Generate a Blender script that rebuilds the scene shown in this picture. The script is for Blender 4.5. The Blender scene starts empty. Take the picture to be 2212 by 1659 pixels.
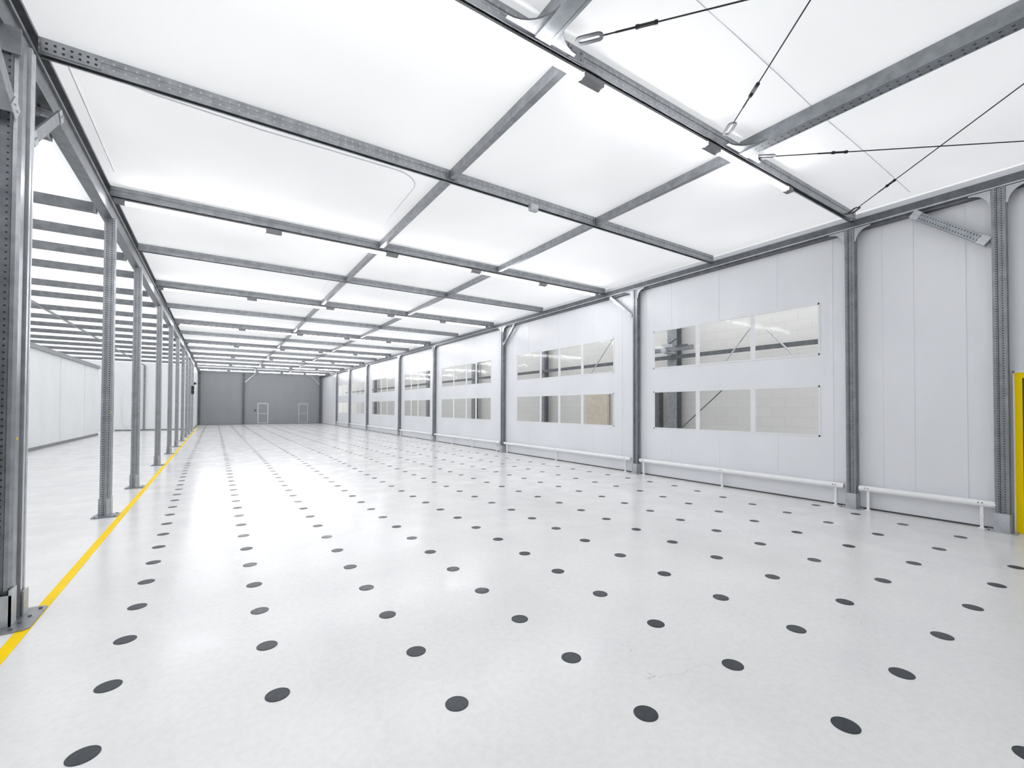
import bpy, math, random
from mathutils import Vector, Matrix
random.seed(7)
scn = bpy.context.scene
COL = scn.collection

# ---------------------------------------------------------------- camera, world, exposure
PITCH, ROLL, YAW, FPX = 0.016088, 0.003851, 0.583496, 964.76
cam_d = bpy.data.cameras.new('camera')
cam_d.sensor_fit = 'HORIZONTAL'
cam_d.sensor_width = 36.0
cam_d.lens = FPX / 2212 * 36.0
cam_d.shift_y = 36.18 / 2212
cam_d.clip_start = 0.05
cam_d.clip_end = 300
cam = bpy.data.objects.new('camera', cam_d)
COL.objects.link(cam)
def cam_axes():
    c, s = math.cos(YAW), math.sin(YAW)
    A = Matrix(((c, -s, 0), (s, c, 0), (0, 0, 1)))
    c, s = math.cos(PITCH), math.sin(PITCH)
    B = Matrix(((1, 0, 0), (0, c, s), (0, -s, c)))
    c, s = math.cos(ROLL), math.sin(ROLL)
    R = Matrix(((c, 0, s), (0, 1, 0), (-s, 0, c)))
    return R @ B @ A
AX = cam_axes()
EYE = Vector((0, 0, 1.65))
rt, fw, up = AX[0], AX[1], AX[2]
M = Matrix(((rt[0], up[0], -fw[0], EYE[0]), (rt[1], up[1], -fw[1], EYE[1]), (rt[2], up[2], -fw[2], EYE[2]), (0, 0, 0, 1)))
cam.matrix_world = M
scn.camera = cam
scn.view_settings.view_transform = 'Standard'
scn.view_settings.look = 'None'
scn.view_settings.gamma = 1.0
scn.view_settings.use_curve_mapping = False
scn.view_settings.exposure = 0.58

WORLD = 1.5
w = bpy.data.worlds.new('daylight')
scn.world = w
w.use_nodes = True
bg = w.node_tree.nodes['Background']
bg.inputs[0].default_value = (0.97, 0.985, 1.0, 1)
bg.inputs[1].default_value = WORLD
TUBE = 27.0

# ---------------------------------------------------------------- materials
def new_mat(name):
    m = bpy.data.materials.new(name)
    m.use_nodes = True
    nt = m.node_tree
    return m, nt, nt.nodes['Principled BSDF']
def node(nt, t, **kw):
    n = nt.nodes.new(t)
    for k, v in kw.items():
        setattr(n, k, v)
    return n
def mathn(nt, op, a, b=None):
    n = node(nt, 'ShaderNodeMath', operation=op)
    for i, v in enumerate((a, b)):
        if v is None:
            continue
        if isinstance(v, (int, float)):
            n.inputs[i].default_value = v
        else:
            nt.links.new(v, n.inputs[i])
    return n.outputs[0]
def ramp(nt, fac, c0, c1, p0=0.3, p1=0.7):
    r = node(nt, 'ShaderNodeValToRGB')
    r.color_ramp.elements[0].position = p0
    r.color_ramp.elements[1].position = p1
    r.color_ramp.elements[0].color = (*c0, 1)
    r.color_ramp.elements[1].color = (*c1, 1)
    nt.links.new(fac, r.inputs[0])
    return r.outputs[0]
def noise(nt, co, scale, detail=3, rough=0.5):
    n = node(nt, 'ShaderNodeTexNoise')
    n.inputs['Scale'].default_value = scale
    n.inputs['Detail'].default_value = detail
    n.inputs['Roughness'].default_value = rough
    nt.links.new(co, n.inputs['Vector'])
    return n.outputs['Fac']
def stretch(nt, co, sc):
    mp = node(nt, 'ShaderNodeMapping')
    mp.inputs['Scale'].default_value = sc
    nt.links.new(co, mp.inputs['Vector'])
    return mp.outputs[0]
def bump(nt, h, strength, dist, bs):
    b = node(nt, 'ShaderNodeBump')
    b.inputs['Strength'].default_value = strength
    b.inputs['Distance'].default_value = dist
    nt.links.new(h, b.inputs['Height'])
    nt.links.new(b.outputs[0], bs.inputs['Normal'])

def galvanised(name, c0, c1, rough=0.36, metal=0.65, holes=None, mark=(0.012, 0.013, 0.015)):
    """galvanised sheet; holes = (long axis, list of (cross axis, offset), pitch, radius) punched rows"""
    m, nt, bs = new_mat(name)
    co = node(nt, 'ShaderNodeTexCoord').outputs['Object']
    n1 = noise(nt, co, 9.0, 5, 0.6)
    col = ramp(nt, n1, c0, c1, 0.3, 0.72)
    if holes:
        ax, rows, pitch, rad = holes
        sep = node(nt, 'ShaderNodeSeparateXYZ')
        nt.links.new(co, sep.inputs[0])
        L = sep.outputs['XYZ'.index(ax)]
        fr = mathn(nt, 'PINGPONG', L, pitch / 2)
        fr2 = mathn(nt, 'MULTIPLY', fr, fr)
        mask = None
        for cax, off in rows:
            d = mathn(nt, 'SUBTRACT', sep.outputs['XYZ'.index(cax)], off)
            r2 = mathn(nt, 'ADD', fr2, mathn(nt, 'MULTIPLY', d, d))
            h = mathn(nt, 'LESS_THAN', r2, rad * rad)
            mask = h if mask is None else mathn(nt, 'MAXIMUM', mask, h)
        mx = node(nt, 'ShaderNodeMix', data_type='RGBA')
        nt.links.new(mask, mx.inputs[0])
        nt.links.new(col, mx.inputs[6])
        mx.inputs[7].default_value = (*mark, 1)
        col = mx.outputs[2]
        nt.links.new(mathn(nt, 'MULTIPLY', mathn(nt, 'SUBTRACT', 1.0, mask), metal), bs.inputs['Metallic'])
    else:
        bs.inputs['Metallic'].default_value = metal
    nt.links.new(col, bs.inputs['Base Color'])
    bs.inputs['Roughness'].default_value = rough
    return m
G0, G1 = (0.26, 0.272, 0.29), (0.40, 0.415, 0.435)
M_STEEL = galvanised('galvanised_steel', (0.225, 0.235, 0.252), (0.35, 0.363, 0.382))
M_STEELM = galvanised('mid_dark_steel', (0.155, 0.163, 0.176), (0.245, 0.255, 0.27), 0.42, 0.5)  # tone between the galvanised and the dull steel
M_STEELD = galvanised('dull_steel', (0.10, 0.105, 0.115), (0.17, 0.178, 0.19), 0.5, 0.4)
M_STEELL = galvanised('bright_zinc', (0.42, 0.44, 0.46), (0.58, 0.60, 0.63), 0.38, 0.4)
M_COLH = galvanised('perforated_steel', (0.32, 0.335, 0.355), (0.47, 0.485, 0.51), holes=('Z', [('X', -0.03), ('X', 0.03)], 0.034, 0.0075))
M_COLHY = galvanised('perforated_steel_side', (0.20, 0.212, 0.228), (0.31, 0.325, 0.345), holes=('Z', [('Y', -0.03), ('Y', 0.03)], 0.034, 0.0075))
M_BEAMH = galvanised('embossed_beam_steel', G0, G1, holes=('X', [('Z', -0.03), ('Z', -0.022), ('Z', 0.028), ('Z', 0.036)], 0.085, 0.009), mark=(0.46, 0.475, 0.49))
M_PLATEH = galvanised('punched_plate_steel', G0, G1, holes=('X', [('Z', -0.025), ('Z', 0.025)], 0.055, 0.011))
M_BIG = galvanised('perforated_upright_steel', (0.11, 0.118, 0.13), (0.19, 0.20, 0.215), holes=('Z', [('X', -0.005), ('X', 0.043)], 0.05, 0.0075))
M_BRACEH = galvanised('perforated_brace_steel', (0.24, 0.26, 0.28), (0.36, 0.38, 0.41), holes=('X', [('Y', -0.028), ('Y', 0.028), ('Z', -0.028), ('Z', 0.028)], 0.04, 0.008))

def plain(name, c, rough=0.5, metal=0.0, var=0.0, scale=6.0, spec=0.5):
    m, nt, bs = new_mat(name)
    if var:
        co = node(nt, 'ShaderNodeTexCoord').outputs['Object']
        n1 = noise(nt, co, scale, 4)
        nt.links.new(ramp(nt, n1, tuple(x * (1 - var) for x in c), tuple(min(1, x * (1 + var)) for x in c)), bs.inputs['Base Color'])
    else:
        bs.inputs['Base Color'].default_value = (*c, 1)
    bs.inputs['Roughness'].default_value = rough
    bs.inputs['Metallic'].default_value = metal
    bs.inputs['Specular IOR Level'].default_value = spec
    return m
M_WHITE = plain('white_enamel', (0.90, 0.905, 0.915), 0.25, 0, 0.02)
M_BLACK = plain('black_plastic', (0.015, 0.015, 0.017), 0.45, 0, 0.2)
M_CABLE = plain('dark_cable', (0.03, 0.032, 0.036), 0.4, 0.5, 0.2)
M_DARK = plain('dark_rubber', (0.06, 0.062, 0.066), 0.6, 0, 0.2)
M_YELLOW = plain('yellow_enamel', (1.0, 0.74, 0.0), 0.5, 0, 0.0, 3, 0.1)
M_LINE = plain('yellow_floor_paint', (0.95, 0.64, 0.0), 0.5, 0, 0.05, 4, 0.1)
M_TAG = plain('yellow_sticker', (0.85, 0.62, 0.03), 0.5, 0, 0.05)
M_HOUSE = plain('lamp_housing', (0.22, 0.225, 0.235), 0.5, 0.2, 0.1)
M_SKIRT = plain('grey_skirting', (0.25, 0.255, 0.26), 0.6, 0, 0.1)
M_DOORW = plain('pale_door_trim', (0.55, 0.57, 0.60), 0.5, 0, 0.05)
M_WELT = plain('white_welt', (0.80, 0.81, 0.83), 0.4, 0, 0.03)
M_WOOD = plain('tan_board', (0.60, 0.53, 0.44), 0.6, 0, 0.1)

def membrane(name, trans, diff):
    m, nt, bs = new_mat(name)
    nt.nodes.remove(bs)
    out = nt.nodes['Material Output']
    t = node(nt, 'ShaderNodeBsdfTranslucent')
    d = node(nt, 'ShaderNodeBsdfDiffuse')
    a = node(nt, 'ShaderNodeAddShader')
    co = node(nt, 'ShaderNodeTexCoord').outputs['Object']
    n1 = noise(nt, stretch(nt, co, (0.35, 0.35, 1)), 1.0, 2)
    nt.links.new(ramp(nt, n1, tuple(x * trans * 0.90 for x in (0.985, 0.99, 1)), tuple(x * trans * 1.08 for x in (0.99, 0.995, 1)), 0.35, 0.65), t.inputs[0])
    d.inputs[0].default_value = (diff, diff, diff * 1.005, 1)
    nt.links.new(t.outputs[0], a.inputs[0])
    nt.links.new(d.outputs[0], a.inputs[1])
    nt.links.new(a.outputs[0], out.inputs[0])
    return m
M_FILM = membrane('white_roof_membrane', 0.255, 0.50)
M_FILMA = membrane('brightened_aisle_membrane', 0.53, 0.42)  # lets more light through than the hall membrane, raised to brighten the aisle

def curtain(name, c, rough, gain):
    m, nt, bs = new_mat(name)
    co = node(nt, 'ShaderNodeTexCoord').outputs['Object']
    n1 = noise(nt, stretch(nt, co, (1, 0.5, 0.35)), 1.6, 3)
    nt.links.new(ramp(nt, n1, tuple(x * 0.97 for x in c), tuple(min(1, x * 1.03) for x in c)), bs.inputs['Base Color'])
    n2 = noise(nt, stretch(nt, co, (1, 1.4, 0.30)), 1.7, 3, 0.55)
    bump(nt, n2, 0.5, gain, bs)
    bs.inputs['Roughness'].default_value = rough
    return m
M_CURT = curtain('grey_white_vinyl', (0.80, 0.81, 0.845), 0.33, 0.045)
M_CURTF = curtain('grey_vinyl', (0.285, 0.295, 0.308), 0.45, 0.03)
M_CURTL = curtain('pale_panel_wall', (0.84, 0.85, 0.86), 0.5, 0.01)

def clear_vinyl():
    m, nt, bs = new_mat('clear_vinyl')
    nt.nodes.remove(bs)
    out = nt.nodes['Material Output']
    tr = node(nt, 'ShaderNodeBsdfTransparent')
    tr.inputs[0].default_value = (0.93, 0.94, 0.935, 1)
    gl = node(nt, 'ShaderNodeBsdfGlossy')
    gl.inputs['Roughness'].default_value = 0.06
    fr = node(nt, 'ShaderNodeFresnel')
    fr.inputs[0].default_value = 1.33
    co = node(nt, 'ShaderNodeTexCoord').outputs['Object']
    n1 = noise(nt, stretch(nt, co, (1, 1, 1.4)), 1.7, 2, 0.5)
    b = node(nt, 'ShaderNodeBump')
    b.inputs['Strength'].default_value = 0.25
    b.inputs['Distance'].default_value = 0.012
    nt.links.new(n1, b.inputs['Height'])
    nt.links.new(b.outputs[0], gl.inputs['Normal'])
    mx = node(nt, 'ShaderNodeMixShader')
    nt.links.new(fr.outputs[0], mx.inputs[0])
    nt.links.new(tr.outputs[0], mx.inputs[1])
    nt.links.new(gl.outputs[0], mx.inputs[2])
    nt.links.new(mx.outputs[0], out.inputs[0])
    return m
M_CLEAR = clear_vinyl()

def floor_mat():
    m, nt, bs = new_mat('grey_epoxy_floor')
    co = node(nt, 'ShaderNodeTexCoord').outputs['Object']
    big = noise(nt, co, 0.55, 4, 0.6)
    fine = noise(nt, co, 22.0, 5, 0.7)
    c1 = ramp(nt, big, (0.735, 0.735, 0.735), (0.82, 0.815, 0.805), 0.3, 0.7)
    c2 = ramp(nt, fine, (0.93, 0.93, 0.935), (1.0, 1.0, 1.0), 0.3, 0.6)
    mul = node(nt, 'ShaderNodeMix', data_type='RGBA', blend_type='MULTIPLY')
    mul.inputs[0].default_value = 1.0
    nt.links.new(c1, mul.inputs[6])
    nt.links.new(c2, mul.inputs[7])
    vo = node(nt, 'ShaderNodeTexVoronoi', feature='DISTANCE_TO_EDGE')      # hairline cracks in the coating
    vo.inputs['Scale'].default_value = 0.42
    wob = node(nt, 'ShaderNodeVectorMath', operation='ADD')
    nz = node(nt, 'ShaderNodeTexNoise')
    nz.inputs['Scale'].default_value = 1.6
    nz.inputs['Detail'].default_value = 6
    nt.links.new(co, nz.inputs['Vector'])
    nt.links.new(co, wob.inputs[0])
    nt.links.new(nz.outputs['Color'], wob.inputs[1])
    nt.links.new(wob.outputs[0], vo.inputs['Vector'])
    gate = noise(nt, co, 0.8, 2)
    cr = mathn(nt, 'MULTIPLY', mathn(nt, 'LESS_THAN', vo.outputs['Distance'], 0.0009), mathn(nt, 'GREATER_THAN', gate, 0.58))
    mx = node(nt, 'ShaderNodeMix', data_type='RGBA')
    nt.links.new(mathn(nt, 'MULTIPLY', cr, 0.35), mx.inputs[0])
    nt.links.new(mul.outputs[2], mx.inputs[6])
    mx.inputs[7].default_value = (0.35, 0.35, 0.35, 1)
    nt.links.new(mx.outputs[2], bs.inputs['Base Color'])
    r = node(nt, 'ShaderNodeMapRange')
    nt.links.new(noise(nt, co, 2.2, 5, 0.65), r.inputs[0])
    r.inputs[1].default_value = 0.3
    r.inputs[2].default_value = 0.7
    r.inputs[3].default_value = 0.15
    r.inputs[4].default_value = 0.27
    nt.links.new(r.outputs[0], bs.inputs['Roughness'])
    bs.inputs['Specular IOR Level'].default_value = 0.25
    bump(nt, noise(nt, co, 1.3, 4, 0.55), 0.15, 0.010, bs)
    return m
M_FLOOR = floor_mat()

def disc_mat():
    m, nt, bs = new_mat('charcoal_disc')
    oi = node(nt, 'ShaderNodeObjectInfo')
    co = node(nt, 'ShaderNodeTexCoord').outputs['Object']
    n1 = noise(nt, co, 30.0, 4)
    nt.links.new(ramp(nt, n1, (0.030, 0.036, 0.044), (0.046, 0.053, 0.063)), bs.inputs['Base Color'])
    r = node(nt, 'ShaderNodeMapRange')
    nt.links.new(oi.outputs['Random'], r.inputs[0])
    r.inputs[3].default_value = 0.20
    r.inputs[4].default_value = 0.38
    nt.links.new(r.outputs[0], bs.inputs['Roughness'])
    bs.inputs['Specular IOR Level'].default_value = 0.26
    return m
M_DISC = disc_mat()

def brick_mat():
    m, nt, bs = new_mat('white_painted_brick')
    co = node(nt, 'ShaderNodeTexCoord').outputs['Object']
    sep = node(nt, 'ShaderNodeSeparateXYZ')
    nt.links.new(co, sep.inputs[0])
    cmb = node(nt, 'ShaderNodeCombineXYZ')
    nt.links.new(sep.outputs[1], cmb.inputs[0])
    nt.links.new(sep.outputs[2], cmb.inputs[1])
    br = node(nt, 'ShaderNodeTexBrick')
    br.inputs['Color1'].default_value = (0.65, 0.64, 0.62, 1)
    br.inputs['Color2'].default_value = (0.63, 0.62, 0.60, 1)
    br.inputs['Mortar'].default_value = (0.585, 0.575, 0.555, 1)
    br.inputs['Scale'].default_value = 1.0
    br.inputs['Mortar Size'].default_value = 0.009
    br.inputs['Brick Width'].default_value = 0.62
    br.inputs['Row Height'].default_value = 0.24
    nt.links.new(cmb.outputs[0], br.inputs['Vector'])
    nt.links.new(br.outputs[0], bs.inputs['Base Color'])
    bs.inputs['Roughness'].default_value = 0.7
    return m
M_BRICK = brick_mat()

def emit_mat():
    m, nt, bs = new_mat('lit_tube')
    bs.inputs['Base Color'].default_value = (0.9, 0.9, 0.9, 1)
    bs.inputs['Emission Color'].default_value = (0.985, 0.985, 1.0, 1)
    bs.inputs['Emission Strength'].default_value = TUBE
    return m
M_TUBE = emit_mat()

# ---------------------------------------------------------------- mesh helpers
class MB:
    def __init__(self):
        self.v, self.f, self.mi = [], [], []
        self.T = None
    def add(self, vs, fs, mi=0):
        o = len(self.v)
        for p in vs:
            p = Vector(p)
            self.v.append(tuple(self.T @ p if self.T else p))
        for f in fs:
            self.f.append(tuple(o + i for i in f))
            self.mi.append(mi)
    def box(self, x0, x1, y0, y1, z0, z1, mi=0):
        self.add([(x0, y0, z0), (x1, y0, z0), (x1, y1, z0), (x0, y1, z0), (x0, y0, z1), (x1, y0, z1), (x1, y1, z1), (x0, y1, z1)],
                 [(3, 2, 1, 0), (4, 5, 6, 7), (0, 1, 5, 4), (1, 2, 6, 5), (2, 3, 7, 6), (3, 0, 4, 7)], mi)
    def prism(self, prof, axis, a, b, mi=0):
        """closed profile swept along an axis; prof pairs fill the other two axes in cyclic order"""
        n = len(prof)
        def P(u, v, t):
            return {'X': (t, u, v), 'Y': (v, t, u), 'Z': (u, v, t)}[axis]
        vs = [P(u, v, a) for u, v in prof] + [P(u, v, b) for u, v in prof]
        fs = [(i, (i + 1) % n, n + (i + 1) % n, n + i) for i in range(n)]
        fs += [tuple(reversed(range(n))), tuple(range(n, 2 * n))]
        self.add(vs, fs, mi)
    def tube(self, p, q, r, n=10, mi=0):
        p, q = Vector(p), Vector(q)
        d = (q - p).normalized()
        u = d.orthogonal().normalized()
        w_ = d.cross(u)
        vs = []
        for c in (p, q):
            for i in range(n):
                t = 2 * math.pi * i / n
                vs.append(c + r * (math.cos(t) * u + math.sin(t) * w_))
        fs = [(i, (i + 1) % n, n + (i + 1) % n, n + i) for i in range(n)]
        fs += [tuple(reversed(range(n))), tuple(range(n, 2 * n))]
        self.add(vs, fs, mi)
    def path(self, pts, r, n=8, mi=0):
        pts = [Vector(p) for p in pts]
        rings = []
        for i, p in enumerate(pts):
            d = (pts[min(i + 1, len(pts) - 1)] - pts[max(i - 1, 0)]).normalized()
            u = d.cross(Vector((0.13, 0.21, 0.97))).normalized()
            w_ = d.cross(u)
            rings.append([p + r * (math.cos(2 * math.pi * k / n) * u + math.sin(2 * math.pi * k / n) * w_) for k in range(n)])
        vs = [x for rg in rings for x in rg]
        fs = []
        for i in range(len(pts) - 1):
            for k in range(n):
                fs.append((i * n + k, i * n + (k + 1) % n, (i + 1) * n + (k + 1) % n, (i + 1) * n + k))
        fs += [tuple(reversed(range(n))), tuple(range((len(pts) - 1) * n, len(pts) * n))]
        self.add(vs, fs, mi)
    def mesh(self, name, mats, smooth=False):
        me = bpy.data.meshes.new(name)
        me.from_pydata(self.v, [], self.f)
        for m in (mats if isinstance(mats, (list, tuple)) else [mats]):
            me.materials.append(m)
        me.polygons.foreach_set('material_index', self.mi)
        if smooth:
            me.polygons.foreach_set('use_smooth', [True] * len(me.polygons))
        me.update()
        return me
    def build(self, name, mats, parent=None, loc=None, smooth=False, bevel=0.0):
        o = bpy.data.objects.new(name, self.mesh(name, mats, smooth))
        COL.objects.link(o)
        if parent is not None:
            o.parent = parent
        if loc is not None:
            o.location = loc
        if bevel:
            b = o.modifiers.new('bevel', 'BEVEL')
            b.width = bevel
            b.segments = 2
            b.limit_method = 'ANGLE'
        return o
def empty(name, loc, label, cat, group=None):
    o = bpy.data.objects.new(name, None)
    o.empty_display_size = 0.1
    COL.objects.link(o)
    o.location = loc
    return tag(o, label, cat, group)
def tag(o, label, cat, group=None, kind=None):
    o['label'] = label
    o['category'] = cat
    if group:
        o['group'] = group
    if kind:
        o['kind'] = kind
    return o
KIDS = {}
def copy_tree(o, parent=None):
    c = o.copy()
    COL.objects.link(c)
    if parent is not None:
        c.parent = parent
    for ch in list(o.children):
        copy_tree(ch, c)
    return c
ONES = ['', 'first', 'second', 'third', 'fourth', 'fifth', 'sixth', 'seventh', 'eighth', 'ninth', 'tenth', 'eleventh', 'twelfth', 'thirteenth',
        'fourteenth', 'fifteenth', 'sixteenth', 'seventeenth', 'eighteenth', 'nineteenth', 'twentieth']
def nth(n):
    if n <= 20:
        return ONES[n]
    tens = {2: 'twenty', 3: 'thirty', 4: 'forty', 5: 'fifty', 6: 'sixty'}
    if n % 10 == 0:
        return {3: 'thirtieth', 4: 'fortieth', 5: 'fiftieth', 6: 'sixtieth'}[n // 10]
    return tens[n // 10] + '-' + ONES[n % 10]

# ---------------------------------------------------------------- measurements of the hall (metres)
XL, XR, B1, B2 = -1.43, 9.0, 2.69, 5.45
YF, YA = 48.8, 39.3                         # far wall of the hall, back wall of the side aisle
ZB, ZT, ZC = 4.80, 4.95, 4.97               # beam underside, beam top, membrane
BEAMS = [3.08, 5.65, 8.87, 11.68, 14.8, 17.85, 20.9, 23.95, 27.0, 30.0, 33.05, 36.1, 39.2, 42.2, 45.2, 47.9]
AISLE = [6.6, 8.75, 10.05, 11.3, 12.75, 14.7, 16.2, 18.3, 20.2, 22.1, 24.1, 26.3, 28.4, 30.8, 33.4, 36.4]
LCOL = [9.0, 11.85, 16.0, 19.7, 23.0, 26.6, 29.9, 33.0, 36.5]
RCOL = [1.40, 3.12, 7.75, 14.12, 20.46, 25.5, 32.25, 37.3, 42.0]

# ---------------------------------------------------------------- setting
b = MB()
b.add([(-10, -5, 0), (12.6, -5, 0), (12.6, 63, 0), (-10, 63, 0)], [(0, 1, 2, 3)])
tag(b.build('floor', M_FLOOR), 'glossy pale grey epoxy floor of the hall', 'floor', kind='structure')

def sheet(b, xs, ys, z, sag, nx=6, ny=6, mi=0):
    """roof membrane in bays, each one bellied a little"""
    for i in range(len(xs) - 1):
        for j in range(len(ys) - 1):
            vs, fs = [], []
            s = sag * random.uniform(0.5, 1.3)
            for a in range(nx + 1):
                for c in range(ny + 1):
                    u, v = a / nx, c / ny
                    vs.append((xs[i] + (xs[i + 1] - xs[i]) * u, ys[j] + (ys[j + 1] - ys[j]) * v,
                               z + s * math.sin(math.pi * u) * math.sin(math.pi * v)))
            for a in range(nx):
                for c in range(ny):
                    k = a * (ny + 1) + c
                    fs.append((k, k + 1, k + ny + 2, k + ny + 1))
            b.add(vs, fs, mi)
b = MB()
sheet(b, [XL, B1, B2, XR + 0.1], [-5.0, -2.2, 0.45] + BEAMS + [YF], ZC, 0.03)
ceil_main = tag(b.build('ceiling', M_FILM, smooth=True), 'glowing white membrane ceiling over the main hall', 'ceiling', kind='structure')
b = MB()
sheet(b, [-9.6, -5.6, XL - 0.05], [-5.0, 0.0, 3.0] + AISLE + [YA], 4.64, 0.02)
tag(b.build('ceiling', M_FILMA, smooth=True), 'white membrane ceiling over the left side aisle', 'ceiling', kind='structure')
# welded seams of the membrane
def seam_path(x0, x1, y0, y1, r, z, close=True):
    pts = []
    for cx, cy, a0 in ((x1 - r, y0 + r, -90), (x1 - r, y1 - r, 0)):
        for k in range(9):
            a = math.radians(a0 + 90 * k / 8)
            pts.append((cx + r * math.cos(a), cy + r * math.sin(a), z))
    return [(x0, y0, z)] + pts + [(x0, y1, z), (x0, y0 + 0.02, z)]
b = MB()
pp = seam_path(-1.25, 2.44, 6.05, 8.5, 0.40, ZC - 0.004)
pp = [(-1.25, 8.3, ZC - 0.002), (-1.25, 6.0, ZC - 0.004), (-1.25, 5.85, ZC - 0.01), (-0.6, 6.0, ZC - 0.012), (0.4, 6.06, ZC - 0.012)] + pp[1:10] + [(2.5, 8.6, ZC)]
b.path(pp, 0.009, 6)
b.build('seam', M_WELT, ceil_main)
b = MB()
b.path(seam_path(-1.22, 2.42, 11.95, 14.55, 0.35, ZC - 0.002)[6:10] + [(2.46, 14.6, ZC)], 0.008, 6)
b.build('seam', M_WELT, ceil_main)
b = MB()
b.path([(B1 + 0.5, 2.17, ZC + 0.005), (3.5, 2.18, ZC + 0.016), (B2 - 0.05, 2.24, ZC + 0.004)], 0.0045, 6)
b.build('seam', M_WELT, ceil_main)
b = MB()
b.path([(B2 + 0.05, 2.25, ZC + 0.004), (7.2, 2.28, ZC + 0.018), (XR - 0.2, 2.31, ZC + 0.004)], 0.0045, 6)
b.build('seam', M_WELT, ceil_main)

def wall_panel(name, mat, axis, at, a0, a1, z0, z1, label, holes=(), thick=0.03, extra=None):
    """upright sheet in a plane x = at or y = at, with rectangular openings (a0, a1, z0, z1)"""
    As = sorted({a0, a1, *[h[0] for h in holes], *[h[1] for h in holes]})
    Zs = sorted({z0, z1, *[h[2] for h in holes], *[h[3] for h in holes]})
    b = MB()
    for i in range(len(As) - 1):
        for j in range(len(Zs) - 1):
            am, zm = (As[i] + As[i + 1]) / 2, (Zs[j] + Zs[j + 1]) / 2
            if any(h[0] < am < h[1] and h[2] < zm < h[3] for h in holes):
                continue
            if axis == 'X':
                b.box(at, at + thick, As[i], As[i + 1], Zs[j], Zs[j + 1])
            else:
                b.box(As[i], As[i + 1], at, at + thick, Zs[j], Zs[j + 1])
    if extra:
        extra(b)
    return tag(b.build(name, mat), label, 'wall', kind='structure')

# windows in the right wall: (bay start, bay end, pane dividers)
WINS = [(3.63, 7.28, [4.83, 6.07]), (8.60, 13.33, [9.87, 10.93, 11.91]), (15.13, 19.80, [16.36, 17.23, 18.46]), (21.15, 24.90, [22.8, 23.81]),
        (26.55, 31.45, [28.03, 29.28]), (33.2, 36.95, [34.5, 35.8]), (38.3, 41.6, [39.9])]
ZW = [(2.63, 3.55), (1.165, 2.065)]
holes = [(a, c, z0, z1) for a, c, _ in WINS for z0, z1 in ZW]
DOOR_R = (0.12, 1.30, 0.0, 2.16)
wall_panel('wall_right', M_CURT, 'X', XR, -5.0, YF, 0.0, 4.95, 'long pale grey vinyl curtain wall along the right side', holes + [DOOR_R], 0.02)
# weld lines and skirt folds of the curtains
wr = bpy.data.objects['wall_right']
b = MB()
for y in (1.75, 2.33, 2.72, 3.42, 7.5, 8.3, 13.6, 14.5, 20.1):
    b.box(XR - 0.004, XR + 0.001, y, y + 0.018, 0.32, 4.7)
for y in (4.35, 5.55, 6.75, 9.4, 11.0, 12.6):
    b.box(XR - 0.004, XR + 0.001, y, y + 0.018, 0.40, 1.12)
    b.box(XR - 0.004, XR + 0.001, y, y + 0.018, 3.6, 4.7)
b.build('weld_seam', M_CURT, wr)

BAYW = ['right of the plain curtain', 'between the third and fourth right columns', 'between the fourth and fifth right columns', 'between the fifth and sixth right columns',
        'between the sixth and seventh right columns', 'between the seventh and eighth right columns', 'between the eighth and ninth right columns']
BAYW[0] = 'between the second and third right columns'
k = 0
for i, (a, c, div) in enumerate(WINS):
    for j, (z0, z1) in enumerate(ZW):
        k += 1
        t = empty('window_%d' % k, (XR, (a + c) / 2, z0), '%s clear vinyl window %s' % (('upper', 'lower')[j], BAYW[i]), 'window', 'vinyl windows in the right wall')
        t['kind'] = 'structure'
        f = MB()
        y0, y1, h = a - (a + c) / 2, c - (a + c) / 2, z1 - z0
        fw_ = 0.045
        f.box(-0.006, 0.022, y0 - 0.01, y0 + fw_ * 0.5, -0.01, h + 0.01)
        f.box(-0.006, 0.022, y1 - fw_ * 0.5, y1 + 0.01, -0.01, h + 0.01)
        f.box(-0.006, 0.022, y0, y1, -0.01, fw_ * 0.5)
        f.box(-0.006, 0.022, y0, y1, h - fw_ * 0.5, h + 0.01)
        for d in div:
            d -= (a + c) / 2
            f.box(-0.004, 0.020, d - 0.045, d + 0.045, fw_ * 0.5, h - fw_ * 0.5)
        f.build('window_frame', M_WELT, t)
        edges = [a] + div + [c]
        for e0, e1 in zip(edges[:-1], edges[1:]):
            g = MB()
            g.add([(0.010, e0 - (a + c) / 2 + 0.02, 0.02), (0.010, e1 - (a + c) / 2 - 0.02, 0.02), (0.010, e1 - (a + c) / 2 - 0.02, h - 0.02), (0.010, e0 - (a + c) / 2 + 0.02, h - 0.02)], [(3, 2, 1, 0)])
            g.build('pane', M_CLEAR, t)

# yellow door in the right wall
t = empty('door_1', (XR, 0.71, 0), 'yellow framed door at the right edge of the photo', 'door')
t['kind'] = 'structure'
f = MB()
for y0, y1 in ((-0.58, -0.51), (0.51, 0.58)):
    f.box(-0.03, 0.05, y0, y1, 0, 2.15)
f.box(-0.03, 0.05, -0.51, 0.51, 2.075, 2.15)
f.build('door_frame', M_YELLOW, t)
f = MB()
f.box(-0.035, 0.03, 0.58, 0.595, 0, 2.17)
f.box(-0.035, 0.03, -0.595, -0.58, 0, 2.17)
f.box(-0.035, 0.03, -0.595, 0.595, 2.15, 2.17)
f.build('door_edging', M_WHITE, t)
f = MB()
f.box(-0.025, 0.02, -0.51, -0.495, 0.0, 2.075)
f.box(-0.025, 0.02, 0.495, 0.51, 0.0, 2.075)
f.box(-0.025, 0.02, -0.495, 0.495, 2.06, 2.075)
f.box(-0.025, 0.02, -0.495, 0.495, 0.0, 0.12)
f.build('rubber_seal', M_DARK, t)
f = MB()
f.box(0.0, 0.012, -0.495, 0.495, 0.12, 2.06)
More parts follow.
